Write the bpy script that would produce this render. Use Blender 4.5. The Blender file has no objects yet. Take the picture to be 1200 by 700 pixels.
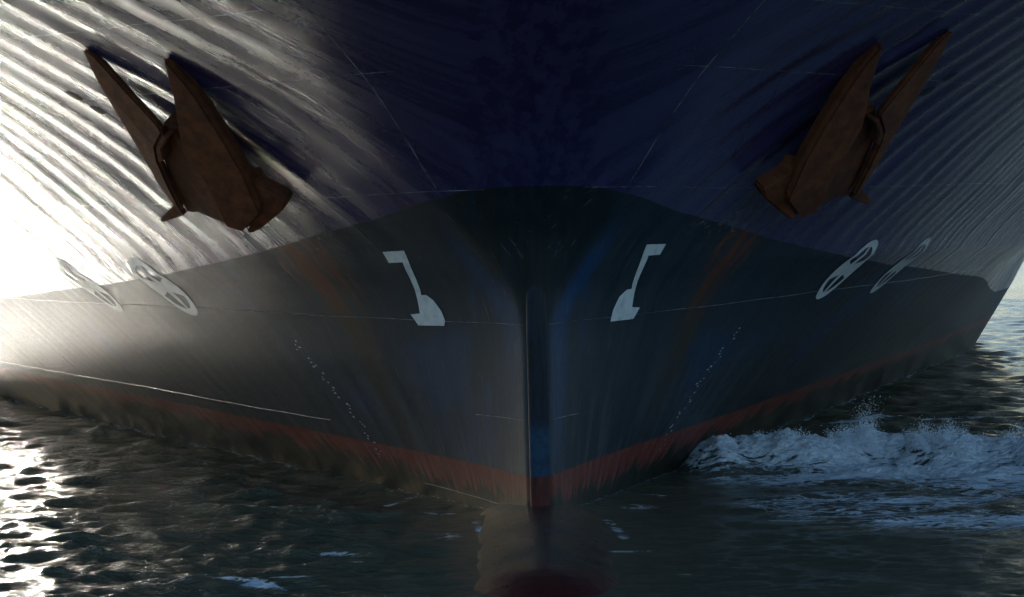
import bpy, bmesh, math, random
import numpy as np
from mathutils import Vector
random.seed(7); rng = np.random.default_rng(11)
S = bpy.context.scene; COL = S.collection

# ---------------------------------------------------------------- camera
cd = bpy.data.cameras.new('camera'); cam = bpy.data.objects.new('camera', cd); COL.objects.link(cam); S.camera = cam
cd.sensor_width = 36; cd.lens = 90; cd.clip_start = .5; cd.clip_end = 30000
YAW, PITCH, ROLL = math.atan(.0507), -70/3000., .025
fwd = Vector((math.sin(YAW)*math.cos(PITCH), math.cos(YAW)*math.cos(PITCH), math.sin(PITCH)))
rt = Vector((math.cos(YAW), -math.sin(YAW), 0)); up = rt.cross(fwd)
c_, s_ = math.cos(ROLL), math.sin(ROLL)
r2 = c_*rt - s_*up; u2 = s_*rt + c_*up
from mathutils import Matrix
M = Matrix((r2, u2, -fwd)).transposed().to_4x4(); M.translation = Vector((-3, -50, 5.58)); cam.matrix_world = M

# ---------------------------------------------------------------- sky, sun, exposure
SUN_AZ, SUN_EL = math.radians(-24), math.radians(13.5)      # azimuth from +Y towards +X
W = bpy.data.worlds.new('World'); S.world = W; W.use_nodes = True
wn = W.node_tree.nodes; wl = W.node_tree.links
sky = wn.new('ShaderNodeTexSky'); sky.sky_type = 'NISHITA'; sky.sun_disc = False
sky.sun_elevation = SUN_EL; sky.sun_rotation = SUN_AZ; sky.air_density = 1.2; sky.dust_density = 1.0; sky.ozone_density = 4.0
bg = wn['Background']; bg.inputs['Strength'].default_value = .05
wl.new(sky.outputs[0], bg.inputs[0])
ld = bpy.data.lights.new('sun', 'SUN'); ld.energy = 5; ld.angle = math.radians(.5); ld.color = (1, .93, .82)
sun = bpy.data.objects.new('sun', ld); COL.objects.link(sun)
sd = Vector((math.sin(SUN_AZ)*math.cos(SUN_EL), math.cos(SUN_AZ)*math.cos(SUN_EL), math.sin(SUN_EL)))
sun.rotation_euler = sd.to_track_quat('Z', 'Y').to_euler(); sun.location = sd*100
S.view_settings.view_transform = 'Standard'; S.view_settings.look = 'None'; S.view_settings.gamma = 1
S.view_settings.use_curve_mapping = False; S.view_settings.exposure = 2.5
try:
    S.cycles.use_denoising = True; S.cycles.denoiser = 'OPENIMAGEDENOISE'
    S.cycles.caustics_reflective = True; S.cycles.blur_glossy = .6
    S.cycles.sample_clamp_indirect = 60; S.cycles.max_bounces = 6
except Exception: pass

# ---------------------------------------------------------------- helpers
def tag(o, label=None, cat=None, group=None, kind=None):
    if label: o['label'] = label
    if cat: o['category'] = cat
    if group: o['group'] = group
    if kind: o['kind'] = kind
    return o
def empty(name, loc, **k):
    o = bpy.data.objects.new(name, None); COL.objects.link(o); o.location = loc; return tag(o, **k)
def from_np(name, V, Fq, mat=None, parent=None, smooth=True, attrs=None):
    me = bpy.data.meshes.new(name); V = np.asarray(V, np.float32); Fq = np.asarray(Fq, np.int32)
    k = Fq.shape[1]
    me.vertices.add(len(V)); me.vertices.foreach_set('co', V.ravel())
    me.loops.add(Fq.size); me.loops.foreach_set('vertex_index', Fq.ravel())
    me.polygons.add(len(Fq)); me.polygons.foreach_set('loop_start', np.arange(0, Fq.size, k, dtype=np.int32))
    me.polygons.foreach_set('loop_total', np.full(len(Fq), k, np.int32))
    me.polygons.foreach_set('use_smooth', np.full(len(Fq), smooth, bool))
    for n, a in (attrs or {}).items():
        at = me.attributes.new(n, 'FLOAT', 'POINT'); at.data.foreach_set('value', np.asarray(a, np.float32))
    me.update(calc_edges=True); me.validate()
    o = bpy.data.objects.new(name, me); COL.objects.link(o)
    if mat: me.materials.append(mat)
    if parent: o.parent = parent
    return o
def bm_obj(name, bm, mat, parent=None, smooth=False):
    bmesh.ops.recalc_face_normals(bm, faces=bm.faces[:])
    me = bpy.data.meshes.new(name); bm.to_mesh(me); bm.free()
    for p in me.polygons: p.use_smooth = smooth
    me.materials.append(mat); o = bpy.data.objects.new(name, me); COL.objects.link(o)
    if parent: o.parent = parent
    return o
def grid_faces(nr, nc):
    i = np.arange(nr-1)[:, None]*nc + np.arange(nc-1)[None, :]
    return np.stack([i, i+1, i+nc+1, i+nc], -1).reshape(-1, 4)

# node helper
class NT:
    def __init__(s, name):
        s.m = bpy.data.materials.new(name); s.m.use_nodes = True; s.t = s.m.node_tree; s.n = s.t.nodes; s.b = s.n['Principled BSDF']
    def link(s, a, b): s.t.links.new(a, b)
    def set(s, k, v):
        if isinstance(v, (int, float, tuple)): s.b.inputs[k].default_value = v
        else: s.link(v, s.b.inputs[k])
    def _in(s, nd, i, v):
        if v is None: return
        if isinstance(v, (int, float, tuple)): nd.inputs[i].default_value = v
        else: s.link(v, nd.inputs[i])
    def math(s, op, a, b=None, c=None, clamp=False):
        nd = s.n.new('ShaderNodeMath'); nd.operation = op; nd.use_clamp = clamp
        s._in(nd, 0, a); s._in(nd, 1, b); s._in(nd, 2, c); return nd.outputs[0]
    def pos(s): return s.n.new('ShaderNodeTexCoord').outputs['Object']
    def xyz(s, v):
        nd = s.n.new('ShaderNodeSeparateXYZ'); s.link(v, nd.inputs[0]); return nd.outputs
    def comb(s, x, y, z):
        nd = s.n.new('ShaderNodeCombineXYZ'); s._in(nd, 0, x); s._in(nd, 1, y); s._in(nd, 2, z); return nd.outputs[0]
    def scale(s, v, t):
        nd = s.n.new('ShaderNodeVectorMath'); nd.operation = 'MULTIPLY'; s.link(v, nd.inputs[0]); nd.inputs[1].default_value = t; return nd.outputs[0]
    def noise(s, v, sc, det=4, rough=.55, dist=0):
        nd = s.n.new('ShaderNodeTexNoise'); s.link(v, nd.inputs['Vector']); nd.inputs['Scale'].default_value = sc
        nd.inputs['Detail'].default_value = det; nd.inputs['Roughness'].default_value = rough; nd.inputs['Distortion'].default_value = dist
        return nd.outputs['Fac']
    def ramp(s, v, lo, hi, a=0., b=1.):
        nd = s.n.new('ShaderNodeMapRange'); nd.interpolation_type = 'SMOOTHSTEP'; s._in(nd, 0, v)
        for i, q in enumerate((lo, hi, a, b)): nd.inputs[i+1].default_value = q
        return nd.outputs[0]
    def mix(s, f, a, b):
        nd = s.n.new('ShaderNodeMix'); nd.data_type = 'RGBA'; s._in(nd, 0, f)
        for i, q in ((6, a), (7, b)):
            if isinstance(q, tuple): nd.inputs[i].default_value = q + (1,)*(4-len(q))
            else: s.link(q, nd.inputs[i])
        return nd.outputs[2]
    def attr(s, n):
        nd = s.n.new('ShaderNodeAttribute'); nd.attribute_name = n; return nd.outputs['Fac']
    def bump(s, h, st, dist=.05, norm=None):
        nd = s.n.new('ShaderNodeBump'); nd.inputs['Strength'].default_value = st; nd.inputs['Distance'].default_value = dist
        s.link(h, nd.inputs['Height'])
        if norm: s.link(norm, nd.inputs['Normal'])
        s.link(nd.outputs[0], s.b.inputs['Normal']); return nd.outputs[0]

# ---------------------------------------------------------------- hull form (s = metres aft of the stem, z = metres above water)
def sstep(a, b, x):
    t = np.clip((x-a)/(b-a), 0, 1); return t*t*(3-2*t)
ZS = np.array([-6, 3.6, 4.6, 5.6, 6.6, 7.6, 8.6, 10.5, 14, 18, 24.])
SS = np.array([0, 0, -.02, -.2, -.7, -1.6, -2.7, -5.0, -9., -12.5, -16.])
ZR = np.array([-6, -.5, 3.8, 4.6, 5.4, 6.6, 7.6, 8.6, 10.5, 14, 24.])
RR = np.array([.2, .2, .2, .30, .65, 1.45, 1.85, 2.3, 3.4, 6, 11.])
def smi(x, X, Y, h=.35):
    x = np.asarray(x, float)
    return sum(w*np.interp(x+d*h, X, Y) for d, w in ((-1, .1), (-.6, .2), (0, .4), (.6, .2), (1, .1)))
def stem(z): return smi(z, ZS, SS)
def nose(z): return smi(z, ZR, RR)
def smin(a, b, k):
    h = np.clip(.5+.5*(b-a)/k, 0, 1); return b*(1-h)+a*h-k*h*(1-h)
def Hz(z): return np.where(z < 5, z, 5+.25*(z-5))
def base_b(s, z):
    s = np.asarray(s, float); z = np.asarray(z, float)
    u = np.maximum(s-stem(z), 0); r = nose(z); a = .9*r
    q = 1-np.minimum(u/a, 1); n = r*np.sqrt(np.maximum(1-q*q, 0))
    g = 1.05*(1-np.exp(-(u/8)**1.3))*(1-.42*sstep(35, 66, u))
    side = .36*u + g*(Hz(np.maximum(z, 0)) + .35*np.minimum(z, 0))
    bm = np.interp(z, [-4, 0, 3, 10], [23.6, 26.0, 28.2, 30.8])
    bm = bm+.9*np.maximum(z-11.5, 0)  # added beam above the view, so the hull shades the water at left
    side = side+.75*np.maximum(z-11.2, 0)*sstep(3, 25, u)  # unseen extra flare, added to block low sun from the near water
    b = smin(n+side, bm, 3.0)
    return b*(1-.35*sstep(150, 235, s)*sstep(6, -4, z))
def rib(s, z):
    w = sstep(1.0, 3.2, s-stem(z)); fs = .88
    k = np.floor(s/fs); fr = s/fs-k
    rnd = np.abs(np.sin(k*12.9898+np.floor((z+.5)/2.4)*3.1)*43758.5453) % 1
    A = (.018+.040*rnd)*w*(.20+.80*sstep(4.2, 6.5, z))*sstep(.2, 1.2, z)
    A = A*(1+3.2*np.exp(-((s-stem(z)-5)/4.)**2)*sstep(5.6, 7.5, z))
    A = A*(.85+.15*np.sin(z*.5+k*2.1))
    return -A*np.sin(math.pi*fr)**1.35*(1-.6*sstep(70, 120, s))
def full_b(s, z): return base_b(s, z) + rib(s, z)
PS = [-12, -.7, -.35, .2, 1, 2, 3.7, 6, 7.8, 10.2, 14, 19, 28, 36, 46, 60, 300]
PZ = [6.6, 6.59, 6.55, 6.42, 6.28, 6.07, 5.8, 5.42, 5.2, 4.95, 4.7, 4.5, 4.15, 3.9, 3.45, 2.75, 2.4]
RS = [0, 2.2, 5, 9, 14, 20, 30, 60, 300]; RZ = [.90, 1.0, 1.1, 1.2, 1.3, 1.38, 1.42, 1.5, 1.5]
def skin(side, s, z, off=0.):
    """point on the plating (with frame dents), lifted off by `off` metres along the outward normal"""
    s = np.asarray(s, float); z = np.asarray(z, float); e = .02
    b = full_b(s, z); bs = (base_b(s+e, z)-base_b(s-e, z))/(2*e); bz = (base_b(s, z+e)-base_b(s, z-e))/(2*e)
    n = np.stack([np.ones_like(b), -bs, -bz], -1); n /= np.linalg.norm(n, axis=-1, keepdims=True)
    P = np.stack([b, s, z], -1) + n*off
    P[..., 0] *= side
    return P

# ---------------------------------------------------------------- materials
def hull_material():
    m = NT('hull_paint'); p = m.pos(); X, Y, Z = m.xyz(p)
    dp, dr = m.attr('above_blue'), m.attr('above_red')
    sgn = m.ramp(X, -1.6, 1.6, -3.7, 3.7)
    sv = m.comb(m.math('MULTIPLY', Y, 3.2), sgn, m.math('MULTIPLY', Z, .30))          # streaks run up and down the frames
    sv2 = m.comb(m.math('MULTIPLY', Y, 9.), sgn, m.math('MULTIPLY', Z, 1.3))
    st = m.noise(sv, 1, 6, .62); st2 = m.noise(sv2, 1, 5, .6)
    big = m.noise(m.comb(m.math('MULTIPLY', Y, .22), sgn, m.math('MULTIPLY', Z, .35)), 1, 3, .5)
    fine = m.noise(p, 9, 6, .65)
    # upper purple navy paint, chalky in places
    upc = m.mix(m.ramp(st, .35, .7), (.012, .010, .050), (.027, .027, .085))
    upc = m.mix(m.math('MULTIPLY', m.ramp(Y, 0, 6), m.ramp(st2, .52, .75, 0, .25)), upc, (.06, .06, .10))
    # lower blue grey paint
    lo = m.mix(m.ramp(st, .3, .7), (.004, .0125, .021), (.010, .021, .031))
    lo = m.mix(m.ramp(st2, .5, .8, 0, .55), lo, (.030, .034, .036))
    lo = m.mix(m.ramp(big, .56, .70, 0, .7), lo, (.005, .026, .066))                      # bright blue touch ups
    aft = m.ramp(Y, 16, 40)
    lo = m.mix(m.math('MULTIPLY', m.math('MULTIPLY', m.ramp(st, .50, .64), m.ramp(Z, 3.6, 1.2)), m.math('ADD', m.math('MULTIPLY', aft, .55), .12)), lo, (.15, .145, .135))
    # rust run below the anchor
    rc = m.math('ABSOLUTE', m.math('SUBTRACT', Y, 4.9)); rr = m.math('ADD', rc, m.math('MULTIPLY', m.math('SUBTRACT', m.math('ADD', st2, st), 1.), 2.4))
    rust = m.math('MULTIPLY', m.ramp(rr, .75, .15), m.math('MULTIPLY', m.ramp(Z, 1.2, 4.6, .25, .9), m.ramp(Z, 6.5, 5.6)))
    lo = m.mix(rust, lo, m.mix(m.ramp(Z, 3.5, 5.2), (.034, .022, .010), (.090, .026, .012)))
    # dark streaks running down the round stem
    ax = m.math('ABSOLUTE', X)
    sx = m.noise(m.comb(m.math('MULTIPLY', X, 7.), 1., m.math('MULTIPLY', Z, .5)), 1, 5, .6)
    conew = m.ramp(Z, 3.6, 6.6, .25, 1.75)
    cone = m.math('MULTIPLY', m.ramp(m.math('SUBTRACT', ax, conew), .12, -.25), m.ramp(Y, 1.4, .6))
    cone = m.math('MULTIPLY', cone, m.ramp(Z, 2.4, 3.6))
    lo = m.mix(m.math('MULTIPLY', cone, m.ramp(sx, .28, .55, 1, .55)), lo, (.004, .008, .008))
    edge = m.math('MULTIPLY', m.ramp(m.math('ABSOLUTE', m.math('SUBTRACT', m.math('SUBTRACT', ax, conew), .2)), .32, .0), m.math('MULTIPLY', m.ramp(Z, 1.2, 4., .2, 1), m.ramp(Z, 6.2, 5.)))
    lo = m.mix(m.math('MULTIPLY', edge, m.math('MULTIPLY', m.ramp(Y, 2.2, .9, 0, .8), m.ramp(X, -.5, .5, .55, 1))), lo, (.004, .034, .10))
    scn = m.noise(m.comb(m.math('MULTIPLY', Y, 26.), m.math('ADD', sgn, m.math('MULTIPLY', Z, .35)), m.math('MULTIPLY', Z, 1.6)), 1, 3, .5)
    lo = m.mix(m.math('MULTIPLY', m.ramp(scn, .66, .72, 0, .5), m.ramp(big, .35, .55)), lo, (.085, .090, .090))
    lo = m.mix(m.ramp(scn, .34, .27, 0, .7), lo, (.005, .007, .008))
    col = m.mix(m.ramp(m.math('ADD', dp, m.math('MULTIPLY', m.math('SUBTRACT', fine, .5), .05)), -.012, .012), lo, upc)
    # bare scratches where the anchor and its chain have scraped the plating
    sreg = m.math('MULTIPLY', m.ramp(m.math('ABSOLUTE', m.math('SUBTRACT', Y, 4.0)), 1.5, .5), m.math('MULTIPLY', m.ramp(Z, 5.0, 6.0), m.ramp(Z, 7.3, 6.6)))
    scr = m.noise(m.comb(m.math('MULTIPLY', Y, 9.), sgn, m.math('MULTIPLY', Z, 5.)), 1, 5, .7, 1.6)
    col = m.mix(m.math('MULTIPLY', sreg, m.ramp(scr, .57, .63, 0, .85)), col, (.16, .155, .14))
    col = m.mix(m.math('MULTIPLY', sreg, m.ramp(scr, .42, .36, 0, .7)), col, (.03, .018, .010))
    # red boot topping and slime
    red = m.mix(m.ramp(st2, .4, .7), (.105, .014, .011), (.15, .045, .035))
    slime = m.mix(m.ramp(fine, .35, .7), (.007, .008, .005), (.020, .020, .014))
    sl = m.math('ADD', m.math('ADD', dr, .43), m.math('ADD', m.math('MULTIPLY', m.math('SUBTRACT', st2, .5), 1.1), m.math('MULTIPLY', m.math('SUBTRACT', m.noise(p, .8, 4, .6), .5), 1.3)))
    sl = m.math('SUBTRACT', sl, m.math('MULTIPLY', m.ramp(Y, 3, 34), .12))
    red = m.mix(m.ramp(sl, .10, -.12), red, slime)
    dre = m.math('ADD', dr, m.math('MULTIPLY', m.math('SUBTRACT', st2, .5), .10))
    col = m.mix(m.ramp(dre, .015, -.015), col, red)
    m.set('Base Color', col)
    upm = m.ramp(dp, -.01, .01)
    ro = m.math('ADD', m.math('SUBTRACT', m.ramp(st, .3, .7, .43, .52), m.math('MULTIPLY', upm, .20)), m.math('MULTIPLY', m.ramp(fine, .3, .7, -.03, .06), m.math('SUBTRACT', 1., m.math('MULTIPLY', upm, .85))))
    m.set('Roughness', ro); m.set('Specular IOR Level', m.math('MAXIMUM', m.ramp(dp, -.01, .01, .22, .62), m.ramp(Y, 12, 30, .22, .62)))
    h = m.math('ADD', m.math('MULTIPLY', fine, .25), m.math('ADD', st2, m.math('MULTIPLY', m.noise(p, .9, 3), 1.5)))
    nb = m.bump(h, .35, .012); nb.node.inputs['Distance'].default_value = .012
    m.link(m.ramp(dp, -.02, .02, .30, .012), nb.node.inputs['Strength'])
    return m.m
def simple(name, fn):
    m = NT(name); fn(m); return m.m
def f_stem(m):
    p = m.pos(); X, Y, Z = m.xyz(p)
    n = m.noise(m.scale(p, (9, 1, 1.6)), 1, 6, .65); n2 = m.noise(p, 3.5, 5, .7)
    c = m.mix(m.ramp(n, .45, .62), (.004, .0065, .009), (.004, .013, .028))
    c = m.mix(m.ramp(Z, 2.1, 1.7, 0, .9), c, m.mix(m.ramp(n2, .4, .6), (.004, .017, .040), (.010, .038, .075)))
    c = m.mix(m.math('MULTIPLY', m.ramp(n2, .62, .70), m.ramp(Z, 2.2, 1.0)), c, (.03, .03, .012))
    c = m.mix(m.ramp(Z, .93, .90), c, m.mix(m.ramp(n, .4, .6), (.09, .012, .010), (.03, .010, .008)))
    m.set('Base Color', c); m.set('Specular IOR Level', .2); m.set('Roughness', .55); m.bump(n, .3, .01)
def f_white(m):
    p = m.pos(); n = m.noise(p, 5, 6, .7); n2 = m.noise(p, 26, 4, .6)
    c = m.mix(m.ramp(n, .4, .75), (.50, .53, .54), (.32, .35, .36)); c = m.mix(m.ramp(n2, .62, .75, 0, .6), c, (.10, .12, .13))
    m.set('Base Color', c); m.set('Roughness', .5)
def f_rust(m):
    p = m.pos(); n = m.noise(p, 3, 8, .7); n2 = m.noise(p, 17, 6, .7); n3 = m.noise(p, 1.1, 3, .5)
    c = m.mix(m.ramp(n, .35, .68), (.060, .018, .008), (.115, .038, .015)); c = m.mix(m.ramp(n2, .5, .75, 0, .7), c, (.035, .014, .009))
    c = m.mix(m.ramp(n3, .52, .68, 0, .6), c, (.030, .015, .011))
    m.set('Specular IOR Level', .2); m.set('Base Color', c); m.set('Roughness', .78); m.bump(m.math('ADD', n, m.math('MULTIPLY', n2, .5)), .55, .03)
def f_seam(m):
    n = m.noise(m.pos(), 2.2, 5, .7); m.set('Base Color', m.mix(m.ramp(n, .42, .62), (.02, .026, .035), (.17, .18, .19))); m.set('Roughness', .4)
def f_dark(m):
    n = m.noise(m.pos(), 4, 4); m.set('Base Color', m.mix(n, (.010, .010, .012), (.02, .018, .016))); m.set('Roughness', .7)
def f_bulb(m):
    p = m.pos(); X, Y, Z = m.xyz(p)
    w = m.noise(m.scale(p, (.9, 2.2, 3.)), 2.0, 7, .68, 1.5); n = m.noise(m.scale(p, (5, 2, 5)), 3, 6, .7, .8)
    c = m.mix(m.ramp(w, .42, .60), (.003, .003, .002), (.050, .037, .026)); c = m.mix(m.ramp(n, .5, .7, 0, .6), c, (.018, .022, .014))
    f = m.math('ADD', Y, m.math('MULTIPLY', m.math('SUBTRACT', n, .5), 2.2))
    c = m.mix(m.ramp(f, -7.8, -9.4), c, m.mix(m.ramp(n, .4, .65), (.055, .008, .007), (.03, .008, .006)))
    m.set('Base Color', c); m.set('Roughness', m.ramp(w, .3, .7, .25, .5)); m.set('Specular IOR Level', .25); m.set('Coat Weight', .35); m.set('Coat Roughness', .16); m.set('Coat IOR', 1.33)
    m.bump(m.math('ADD', w, m.math('MULTIPLY', n, .4)), .6, .05)
def f_water(m):
    p = m.pos(); X, Y, Z = m.xyz(p)
    calm = m.attr('ruffle')
    r1 = m.noise(m.scale(p, (.55, 1, 1)), 2.6, 6, .62, .6); r2 = m.noise(m.scale(p, (.6, 1, 1)), 9, 4, .6, .3)
    hd, fb = m.attr('hull_gap'), m.attr('foam_band')
    fn = m.noise(m.scale(p, (.45, 1, 1)), 2.1, 9, .68, 1.1); fn2 = m.noise(m.scale(p, (.6, 1, 1)), 6.5, 6, .7, .8)
    # lacy foam: thin lines where the folded noise passes its middle, closing up where the band is dense
    lace = m.math('ABSOLUTE', m.math('SUBTRACT', fn, .5)); lace = m.math('ADD', lace, m.math('MULTIPLY', m.math('SUBTRACT', .5, fn2), .12))
    fo = m.ramp(m.math('SUBTRACT', m.math('MULTIPLY', fb, .115), lace), -.02, .03)
    fo = m.math('MULTIPLY', fo, m.ramp(fb, .02, .25))
    ed = m.ramp(m.math('ADD', hd, m.math('MULTIPLY', m.math('SUBTRACT', fn2, .42), .9)), .16, .02, 0, .75)
    ed = m.math('MULTIPLY', ed, m.ramp(fn, .40, .58))
    fo = m.math('MAXIMUM', fo, ed)
    wc = m.mix(m.ramp(fn, .3, .7), (.040, .042, .027), (.066, .069, .045))
    wc = m.mix(m.ramp(fb, 0, 1, 0, .5), wc, (.03, .06, .085))
    f3 = m.noise(m.scale(p, (.8, 1, 1)), 17, 4, .65)
    fc = m.mix(m.ramp(m.math('ADD', fn2, m.math('MULTIPLY', m.math('SUBTRACT', f3, .5), .3)), .30, .62), (.34, .42, .52), (.82, .88, .93))
    m.set('Base Color', m.mix(fo, wc, fc))
    m.set('Roughness', m.math('ADD', m.ramp(fo, 0, 1, 0, .6), m.ramp(Y, 40, 400, .14, .24)))
    m.set('IOR', 1.333); m.set('Specular IOR Level', .5)
    h = m.math('ADD', m.math('MULTIPLY', r1, 1.), m.math('MULTIPLY', r2, .85))
    h = m.math('MULTIPLY', h, m.ramp(calm, 0, 1, .3, 1)); h = m.math('ADD', h, m.math('MULTIPLY', fo, m.math('ADD', m.math('MULTIPLY', fn2, 1.6), f3)))
    m.bump(h, .9, .13)
def f_spray(m):
    m.set('Base Color', (.72, .80, .88, 1)); m.set('Roughness', .35)
HULL = hull_material(); STEM = simple('stem_paint', f_stem); WHITE = simple('white_mark_paint', f_white); RUST = simple('rusty_anchor_steel', f_rust)
SEAM = simple('weld_bead', f_seam); DARK = simple('black_opening', f_dark); BULB = simple('wet_bulb', f_bulb); WATER = simple('sea_water', f_water); SPRAY = simple('spray_droplets', f_spray)

# ---------------------------------------------------------------- the ship
ship = empty('container_ship', (0, 0, 0), label='huge navy and blue-grey ship seen bow on from water level, with red boot topping', cat='ship')
z = np.concatenate([np.arange(-4, -.5, .5), np.arange(-.5, 11.6, .1), np.arange(11.6, 22.01, .52)])
u = np.concatenate([np.sin(np.linspace(0, 1, 22)**1.4*math.pi/2)*0+np.linspace(0, 1, 22)**2*2.2, np.arange(2.31, 46, .097), np.arange(46, 76, .2), np.arange(77, 236, 3.)])
Z2, U2 = np.meshgrid(z, u, indexing='ij'); S2 = stem(Z2)+U2
def side_mesh(sd):
    B = full_b(S2, Z2); return np.stack([sd*B, S2, Z2], -1).reshape(-1, 3)
VL, VR = side_mesh(-1), side_mesh(1); nr, nc = Z2.shape
F = grid_faces(nr, nc); n0 = nr*nc
FR = F + n0
V = np.concatenate([VL, VR]); FA = np.concatenate([F, FR[:, ::-1]])
i = np.arange(nr-1)*nc; tr = i+nc-1                                      # transom
FA = np.concatenate([FA, np.stack([tr, tr+n0, tr+nc+n0, tr+nc], -1)])
top = (nr-1)*nc+np.arange(nc-1); FA = np.concatenate([FA, np.stack([top, top+1, top+1+n0, top+n0], -1)])   # deck
SV, ZV = S2.ravel(), Z2.ravel()
dp = ZV-np.interp(SV, PS, PZ); dr = ZV-np.interp(SV, RS, RZ)
hull = from_np('hull', V, FA, HULL, ship, True, {'above_blue': np.tile(dp, 2), 'above_red': np.tile(dr, 2)})
bm = bmesh.new(); bm.from_mesh(hull.data); bmesh.ops.remove_doubles(bm, verts=[v for v in bm.verts if abs(v.co.x) < .002], dist=.003)
bmesh.ops.recalc_face_normals(bm, faces=bm.faces[:]); bm.to_mesh(hull.data); bm.free()

# stem bar
zz = np.arange(-1.2, 5.5, .1); sec = [(-.20, .02), (-.195, -.10), (-.15, -.14), (-.06, -.155), (.06, -.155), (.15, -.14), (.195, -.10), (.20, .02)]
Vs = []
for q in zz:
    t = float(sstep(3.7, 5.4, q)); w = 1-.1*t
    for x, y in sec: Vs.append((x*w, (y*(1-t)) + float(stem(q)) + .06*t + (.16*t*abs(x)/.2), q))
from_np('stem_bar', Vs, grid_faces(len(zz), len(sec)), STEM, ship)

# bulbous bow, its back just breaking the surface
yy = np.concatenate([np.linspace(-12.8, -9.5, 22)[:-1], np.linspace(-9.5, 1.5, 46)]); th = np.linspace(0, 2*math.pi, 72)
Vb = []
for y in yy:
    t = (y+12.8)/3.8; r = 3.0*math.sqrt(max(0, 1-(1-min(t, 1))**2))
    zc = -2.68 + .004*(y+6); k = 1
    for a in th: Vb.append((min(y,0)*.05+r*.86*k*math.sin(a)+.02*math.sin(y*3+a*2), y, zc+r*math.cos(a)*(1 if math.cos(a) > 0 else 1.2)+.018*math.sin(4*a+y*1.7)))
from_np('bulbous_bow', Vb, grid_faces(len(yy), len(th)), BULB, ship)

# weld seams
def tube(name, P, rad, mat, n=6):
    P = np.asarray(P, float); T = np.gradient(P, axis=0); T /= np.linalg.norm(T, axis=1, keepdims=True)
    A = np.cross(T, [0.31, .2, .93]); A /= np.linalg.norm(A, axis=1, keepdims=True); B = np.cross(T, A)
    a = np.linspace(0, 2*math.pi, n+1)
    V = (P[:, None] + rad*(A[:, None]*np.cos(a)[None, :, None]+B[:, None]*np.sin(a)[None, :, None])).reshape(-1, 3)
    return from_np(name, V, grid_faces(len(P), n+1), mat, ship)
def hseam(side, S0, S1, pts, rad=.0065, off=.0, mat=SEAM):
    s = np.arange(S0, S1, .1); zq = np.interp(s, [a for a, b in pts], [b for a, b in pts]) + .006*np.sin(s*1.9)
    tube('weld_seam', skin(side, s, zq, off), rad, mat)
for sd in (-1, 1):
    hseam(sd, .1, 60, [(0, 3.88), (5, 4.0), (11, 4.16), (60, 4.3)])
    hseam(sd, -.45, 60, [(-1, 6.55), (3, 6.52), (8, 6.55), (15, 6.7), (60, 7.2)])
    hseam(sd, -2.0, 60, [(-3, 8.77), (1, 8.74), (8, 8.8), (60, 9.4)])
    hseam(sd, -2.0, 60, [(-3, 9.95), (1, 9.97), (8, 10.1), (60, 10.8)])
    if sd < 0: hseam(sd, 8.3 if sd < 0 else 7.2, 60, [(7, 1.55 if sd < 0 else 1.8), (12, 1.62), (20, 1.74 if sd < 0 else 1.64), (31, 1.75 if sd < 0 else 1.45), (60, 1.8)], .010)
    hseam(sd, .15, 1.9 if sd < 0 else 1.4, [(0, 2.0), (2, 2.04)], .009)
    if sd < 0: hseam(sd, 1.3, 5.2, [(1.2, .22), (2.4, .29), (5.2, .37)], .006)
    zq = np.arange(6.6, 11.4, .1); sq = stem(zq)+.9*nose(zq)*.62; tube('weld_seam', skin(sd, sq, zq, 0.), .010, SEAM)
    zq = np.arange(5.4, 6.9, .1); tube('weld_seam', skin(sd, 2.78+0*zq, zq, 0.), .011, DARK)
    zq = np.arange(6.9, 11.4, .1); tube('weld_seam', skin(sd, np.interp(zq, [6.9, 7.4, 8.9, 10.4], [1.95, 1.66, .28, -1.04]), zq, 0.), .006, DARK)

for sd in (-1, 1):
    a = np.linspace(0, 2*math.pi, 41); ring = skin(sd, 4.1+.45*np.sin(a), 7.5+.45*np.cos(a), .0)
    tube('hawse_bolster', ring, .10, HULL, 12)
# painted marks that follow the plating
def patch(name, side, polys, mat, off=.012, sub=2):
    bm = bmesh.new()
    for poly in polys:
        vs = [bm.verts.new((a, b, 0)) for a, b in poly]; bm.faces.new(vs)
    bm.normal_update()
    bmesh.ops.triangulate(bm, faces=bm.faces[:])
    for _ in range(6):
        lg = [e for e in bm.edges if e.calc_length() > .14]
        if not lg: break
        bmesh.ops.subdivide_edges(bm, edges=lg, cuts=1); bmesh.ops.triangulate(bm, faces=[f for f in bm.faces if len(f.verts) > 3])
    for v in bm.verts:
        v.co = Vector(skin(side, v.co.x, v.co.y, off).tolist())
    return bm_obj(name, bm, mat, ship, True)
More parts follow.
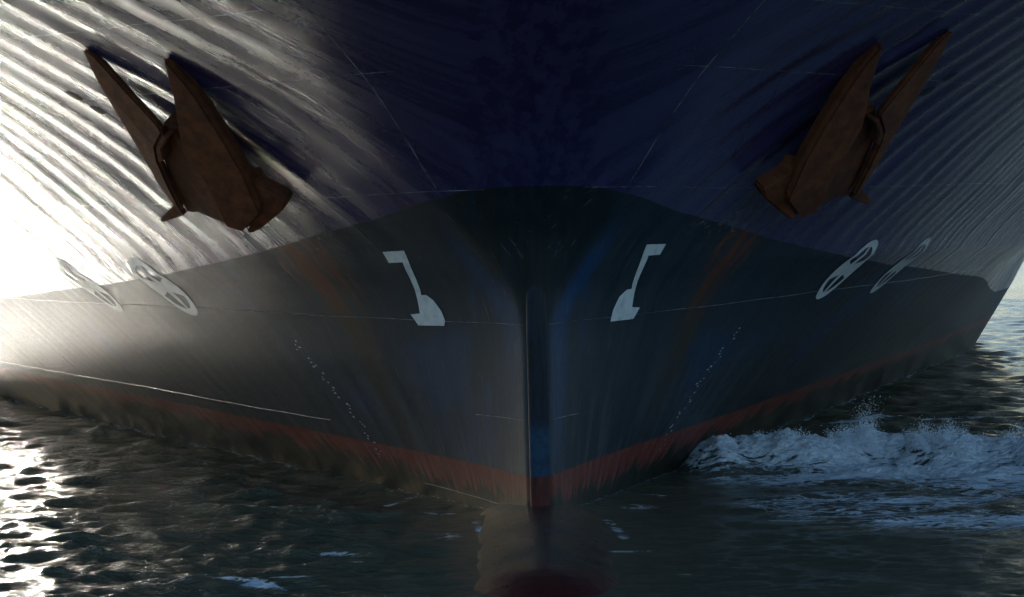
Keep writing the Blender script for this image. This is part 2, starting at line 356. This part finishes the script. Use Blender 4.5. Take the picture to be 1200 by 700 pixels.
# coordinates along the plate: (metres aft, metres up)
BMK = {-1: [(2.75, 5.38), (2.23, 5.4), (2.56, 4.47), (2.44, 4.48), (2.32, 4.37), (2.22, 4.14), (2.2, 3.94), (2.27, 3.84), (2.98, 3.84), (3.08, 4.07), (2.81, 4.09), (2.46, 5.16), (2.8, 5.15)],
       1: [(2.62, 5.4), (2.1, 5.4), (2.46, 4.49), (2.33, 4.48), (2.19, 4.35), (2.11, 4.07), (2.12, 3.84), (2.86, 3.86), (2.96, 4.09), (2.69, 4.11), (2.36, 5.17), (2.66, 5.18)]}
for sd in (-1, 1): patch('bulb_mark', sd, [BMK[sd]], WHITE)
def ring_cross(s0, z0, R):
    P = []; n = 36; Q = lambda r, a: (s0+r*math.sin(a), z0+r*math.cos(a))
    for k in range(n):
        a, b = 2*math.pi*k/n, 2*math.pi*(k+1)/n
        P.append([Q(R, a), Q(R, b), Q(R*.76, b), Q(R*.76, a)])
    for k in range(4):
        a = math.pi/2*k+.0; w0, w1 = (.10, .10) if k % 2 == 0 else (.20, .34)
        d = (math.sin(a), math.cos(a)); e = (d[1], -d[0])
        f = lambda r, w: (s0+R*(d[0]*r+e[0]*w), z0+R*(d[1]*r+e[1]*w))
        P.append([f(0, 0), f(.18, .17), f(.82, w1 if k % 2 else .05), f(.82, -(w1 if k % 2 else .05)), f(.18, -.17)])
    return P
for sd in (-1, 1):
    for s0 in (11.05, 15.6): patch('thruster_mark', sd, ring_cross(s0, 4.65, .70), WHITE, .014)
# weathered remains of the draught figures
rr = random.Random(3)
for sd in (-1, 1):
    for s0, z0 in ((7.39, 3.32), (7.2, 2.92), (7.06, 2.59), (6.95, 2.26), (6.88, 1.93), (6.78, 1.6), (6.72, 1.26), (6.75, .92)):
        for k in range(4):
            a, b = s0+rr.uniform(-.15, .15), z0+.10-.065*k+rr.uniform(-.02, .02); w, h = rr.uniform(.02, .06), rr.uniform(.008, .020)
            patch('draught_speck', sd, [[(a-w, b-h), (a+w, b-h*.6), (a+w*.7, b+h), (a-w*.5, b+h*.8)]], WHITE, .010)
    for s0, dz in ((7.68, 2.07), (14., 2.17), (21.25, 2.26), (27.8, 2.22), (33.6, 2.25)):
        patch('hull_slot', sd, [[(s0-.07, dz-.17), (s0+.07, dz-.17), (s0+.07, dz+.17), (s0-.07, dz+.17)]], DARK, .009)
    for a, b in ((5.22, 8.87), (5.2, 8.56)):
        patch('hull_slot', sd, [[(a+.10*math.sin(t), b+.10*math.cos(t)) for t in np.arange(0, 6.2, .52)]], DARK, .010)

# ---------------------------------------------------------------- anchors
AP = {
'fluke': [[(-9.04,2.66,9.73),(-8.74,2.52,9.54),(-8.07,2.65,8.74),(-7.48,2.67,8.06),(-7.40,2.77,7.89),(-7.61,3.44,7.62),(-7.59,3.79,7.34),(-7.42,4.20,6.85),(-7.16,4.70,6.22),(-7.39,4.76,6.44),(-7.74,4.53,7.00),(-8.08,4.10,7.69),(-8.77,3.26,9.02)],
 [(-7.32,1.11,9.48),(-7.15,1.94,8.52),(-7.14,2.28,8.15),(-7.09,2.65,7.70),(-6.64,3.08,6.87),(-6.25,3.71,5.93),(-5.82,3.54,5.79),(-5.41,2.86,6.18),(-5.72,2.30,7.02),(-6.09,1.90,7.72),(-6.55,1.47,8.51),(-6.78,1.31,8.85)]],
'crown': [[(-7.49,2.97,8.07),(-7.20,2.74,7.96),(-7.09,2.87,7.72),(-6.62,3.32,6.88),(-6.24,4.02,5.92),(-6.62,4.35,6.06),(-6.93,4.56,6.21),(-7.19,4.92,6.21),(-7.50,4.42,6.92),(-7.67,3.83,7.57)]],
'palm': [[(-5.78,2.42,7.13),(-5.64,2.60,6.84),(-5.26,2.59,6.63),(-4.93,2.61,6.44),(-4.98,2.80,6.27),(-5.37,3.21,5.98),(-5.63,3.45,5.80),(-5.85,3.58,5.78),(-5.62,3.14,6.19)]],
'spike': [[(-7.39,4.72,6.47),(-7.79,5.45,6.15),(-7.73,5.48,6.07),(-7.19,4.77,6.21)]],
'collar': [[(-7.39,2.73,7.88),(-7.60,3.31,7.62),(-7.57,3.65,7.33),(-7.43,3.41,7.39),(-7.46,3.18,7.60),(-7.26,2.65,7.83)]]}
NIN = Vector((.62, .50, .60)).normalized()           # from the anchor in towards the plating
def slab(name, ring, push, depth, shrink, parent, bev=.05, side=-1):
    P = [Vector(q)+NIN*push for q in ring]; c = sum(P, Vector())/len(P)
    bm = bmesh.new(); A = [bm.verts.new(q) for q in P]; B = [bm.verts.new(c+(q-c)*shrink+NIN*depth) for q in P]
    n = len(P); bm.faces.new(A); bm.faces.new(B[::-1])
    for k in range(n): bm.faces.new((A[k], B[k], B[(k+1) % n], A[(k+1) % n]))
    bmesh.ops.recalc_face_normals(bm, faces=bm.faces[:])
    ed = [e for e in bm.edges if e.verts[0] in A or e.verts[1] in A]
    bmesh.ops.bevel(bm, geom=ed, offset=bev*1.4, segments=3, affect='EDGES', clamp_overlap=True)
    bmesh.ops.triangulate(bm, faces=[f for f in bm.faces if len(f.verts) > 4])
    if side > 0:
        for v in bm.verts: v.co.x *= -1
    base = parent.location
    for v in bm.verts: v.co -= base
    o = bm_obj(name, bm, RUST, parent, False); return o
for sd, lab in ((-1, 'rusty stockless anchor on the sunlit side of the bow, flukes pointing up'), (1, 'rusty stockless anchor on the shaded side of the bow, flukes pointing up')):
    an = empty('anchor', (sd*6.9, 3.9, 7.4), label=lab, cat='anchor', group='anchors housed on the bow')
    slab('fluke', AP['fluke'][0], .0, .16, .92, an, .05, sd)
    slab('fluke', AP['fluke'][1], .0, .30, .86, an, .07, sd)
    slab('crown', AP['crown'][0], .12, .55, 1.05, an, .05, sd)
    slab('palm', AP['palm'][0], .03, .40, .80, an, .04, sd)
    slab('tripping_spike', AP['spike'][0], .06, .14, .9, an, .02, sd)
    slab('collar', AP['collar'][0], -.02, .25, .9, an, .02, sd)
    # shank running back into the hawse pipe
    bm = bmesh.new()
    P0, P1 = Vector((-6.62, 3.85, 7.25)), Vector((-6.15, 4.45, 7.85)); d = (P1-P0); q = d.to_track_quat('Z', 'Y').to_matrix().to_4x4()
    bmesh.ops.create_cone(bm, cap_ends=True, segments=12, radius1=.34, radius2=.26, depth=d.length, matrix=Matrix.Translation((P0+P1)/2) @ q)
    for v in bm.verts:
        if sd > 0: v.co.x *= -1
        v.co -= an.location
    bm_obj('shank', bm, RUST, an, True)

# ---------------------------------------------------------------- sea
CX, CY = -3., -50.
ang = np.concatenate([np.linspace(-1.0, -.26, 40)[:-1], np.linspace(-.26, .34, 1150), np.linspace(.34, 1.0, 36)[1:]])
rd = [14.]
while rd[-1] < 36: rd.append(rd[-1]+.12)
while rd[-1] < 90: rd.append(rd[-1]+.095)
while rd[-1] < 200: rd.append(rd[-1]*1.0035)
while rd[-1] < 20000: rd.append(rd[-1]*1.03)
rd = np.array(rd); R2, A2 = np.meshgrid(rd, ang, indexing='ij')
X = CX+R2*np.sin(A2); Y = CY+R2*np.cos(A2)
near = np.exp(-np.maximum(R2-60, 0)/120.)
ruffle = 1-.72*sstep(-4, 1.5, X+.12*(Y))*sstep(16, 6, Y)          # lee of the hull: smooth water under and right of the bow
ruffle = np.clip(ruffle, .22, 1)*(1-.72*np.exp(-(np.maximum(np.abs(X+.4)-1.0, 0)/1.1)**2)*sstep(4, 0, Y))
H = np.zeros_like(X); DX = np.zeros_like(X); DY = np.zeros_like(X)
for k in range(170):
    L = 10**rng.uniform(math.log10(.26), math.log10(5.)); kk = 2*math.pi/L
    a = rng.normal(math.radians(80), .62); ph = rng.uniform(0, 6.28)
    amp = .0112*L**.55*(1 if L < 1.6 else .72)*rng.uniform(.6, 1.2)
    dx, dy = math.cos(a), math.sin(a)
    t = kk*(dx*X+dy*Y)+ph+.9*np.sin(.23*X+.17*Y+ph*2)+.5*np.sin(.9*X-.6*Y+ph*3)
    fade = np.clip(1.9-R2/(L*75.), 0, 1)
    grp = .55+.45*np.sin(.35*X-.2*Y+ph*5)
    m_ = ruffle*fade*grp*np.exp(-R2/1500.)
    H += amp*np.sin(t)*m_; DX += 1.0*amp*dx*np.cos(t)*m_; DY += 1.0*amp*dy*np.cos(t)*m_
X0, Y0 = X.copy(), Y.copy()
X = X+DX; Y = Y+DY
# breaking wave thrown off the bow on the right
yc = 10.6 - .25*(X0-5)+.5*np.sin(X0*.9)+.25*np.sin(X0*2.3+1)
def fbm(x, y, seed, n=5, base=.6):
    r = np.random.default_rng(seed); o = np.zeros_like(x); amp = 1.; f = base
    for _ in range(n):
        for __ in range(3):
            a, p = r.uniform(0, 6.28, 2); o += amp*np.sin(f*(math.cos(a)*x+math.sin(a)*y)*2*math.pi+p+1.3*np.sin(f*1.7*(math.sin(a)*x-math.cos(a)*y)+p))/3
        f *= 2.; amp *= .55
    return o
lump = fbm(X0, Y0, 5, 4, .22); fineL = fbm(X0, Y0, 6, 4, 1.4); bil = 1-np.abs(fbm(X0, Y0, 8, 3, 1.1))*1.6
inb = sstep(3.6, 4.8, X0)*sstep(70, 20, X0)
band = np.exp(-((Y0-yc)/np.where(Y0 > yc, 1.2, .95))**2)
H += inb*band*(.66+.20*lump+.055*fineL+.06*bil)
c2 = inb*sstep(6.8, 8.5, X0)*np.exp(-((Y0-(yc-2.6+.3*lump))/.5)**2)*(.16+.08*lump+.03*bil); H += c2
core = inb*np.exp(-((Y0-yc-.1)/1.0)**2)
patchy = np.clip(.55+.9*fbm(X0*.35, Y0, 9, 4, .22), 0, 2)
wash = inb*sstep(2.5, 9, X0+.2*Y0)*sstep(-3.4, .2, Y0+.18*X0)*sstep(yc+1, yc-1.5, Y0)
foam = 2.1*core*(.72+.40*lump+.35*fineL) + c2*7 + .78*wash*patchy
foam += .9*np.exp(-((Y0-(yc-2.1))/.14)**2)*sstep(2.5, 4, X0)*sstep(9, 6.5, X0)*patchy
foam += .8*np.exp(-((Y0+.6+.12*X0+.2*np.sin(X0*1.3))/.12)**2)*sstep(3.5, 5, X0)*patchy
foam += .5*np.exp(-((Y0-24.5)/.35)**2)*sstep(9, 11, X0)
H += .05*wash*fbm(X0*.5, Y0, 12, 4, .7)
# water piled on and beside the bulb, with a bit of foam each side
gap = np.abs(X0)-base_b(Y0, np.zeros_like(Y0)+.05); gap = np.where(Y0 < 0, np.hypot(X0, Y0)-.2, gap)
H += .12*np.exp(-np.maximum(gap, 0)/.6)*sstep(20, 0, Y0)
foam += .5*np.exp(-((X0+1.9)/.25)**2-((Y0+1.8)/.5)**2) + .3*np.exp(-((X0+5.2)/1.5)**2-((Y0-4.2)/.22)**2)+.25*np.exp(-((X0-2.1)/.4)**2-((Y0-2.2)/.4)**2)
foam += .55*np.exp(-((np.abs(X0+.03*Y0)-1.28)/.09)**2)*sstep(-5, -2, Y0)*sstep(.8, -.2, Y0)*(.5+.8*fbm(X0, Y0, 21, 3, .9))
# odd whitecaps on the left
for k in range(14):
    wx, wy = rng.uniform(-10, 4), rng.uniform(-9, 9); a = .8*rng.uniform(.4, 1)
    foam += a*np.exp(-((X0-wx)/rng.uniform(.12, .4))**2-((Y0-wy+.35*(X0-wx))/.10)**2)
for (wx, wy, a) in ((-5.6, -7.6, 1.3), (-5.1, -8.0, 1.3), (-6.8, -7.2, 1.1), (-3.6, -5.6, 1)):
    foam += a*np.exp(-((X0-wx)/.30)**2-((Y0-wy+.6*(X0-wx))/.14)**2)
Vw = np.stack([X, Y, H], -1).reshape(-1, 3)
Fw = grid_faces(*X.shape)[:, ::-1]
water = from_np('water', Vw, Fw, WATER, None, True, {'ruffle': ruffle.ravel(), 'hull_gap': np.clip(gap, -1, 3).ravel(), 'foam_band': np.clip(foam, 0, 2.5).ravel()})
tag(water, kind='structure')

# spray thrown up from the breaking wave
def octas(P, R):
    n = len(P); d = np.array([[1,0,0],[-1,0,0],[0,1,0],[0,-1,0],[0,0,1],[0,0,-1]], float)
    V = (P[:, None]+d[None]*R[:, None, None]).reshape(-1, 3)
    f = np.array([[0,2,4],[2,1,4],[1,3,4],[3,0,4],[2,0,5],[1,2,5],[3,1,5],[0,3,5]])
    return V, (f[None]+6*np.arange(n)[:, None, None]).reshape(-1, 3)
def crest_y(x): return 10.6-.25*(x-5)+.5*np.sin(x*.9)+.25*np.sin(x*2.3+1)
N = 140000
K = 420; cl = np.sort(4.1+18*rng.random(K)); ch = (.18+.62*rng.random(K)**1.8)*(.6+.4*np.sin(cl*1.7)**2)
cl[:4] = (8.15, 8.3, 8.45, 8.65); ch[:4] = (.9, 1.35, 1.0, .7); cl[4:7] = (4.9, 5.0, 9.6); ch[4:7] = (.6, .5, .75)
cl[7:24] = rng.uniform(7.7, 9.8, 17); ch[7:24] = rng.uniform(.35, .85, 17)
lean = rng.normal(0, .35, K); cy = rng.normal(0, .35, K)
pr = ch**1.3; ci = rng.choice(K, N, p=pr/pr.sum()); hh = ch[ci]*rng.beta(1.0, 2.6, N)
sx = cl[ci]+lean[ci]*hh+rng.normal(0, 1, N)*(.05+.10*hh)
sy = crest_y(sx)+cy[ci]+rng.normal(0, .12, N); sz = .44*np.exp(-((sy-crest_y(sx))/1.0)**2)+.06*np.sin(sx*2.1)+hh
sz *= sstep(3.5, 4.6, sx)*.6+.4
sr = .005+.018*rng.beta(1, 5, N)
Vp, Fp = octas(np.stack([sx, sy, sz], -1), sr)
tag(from_np('spray', Vp, Fp, SPRAY, None, True), label='fine white spray thrown off the wave breaking beside the bow', cat='spray', kind='stuff')
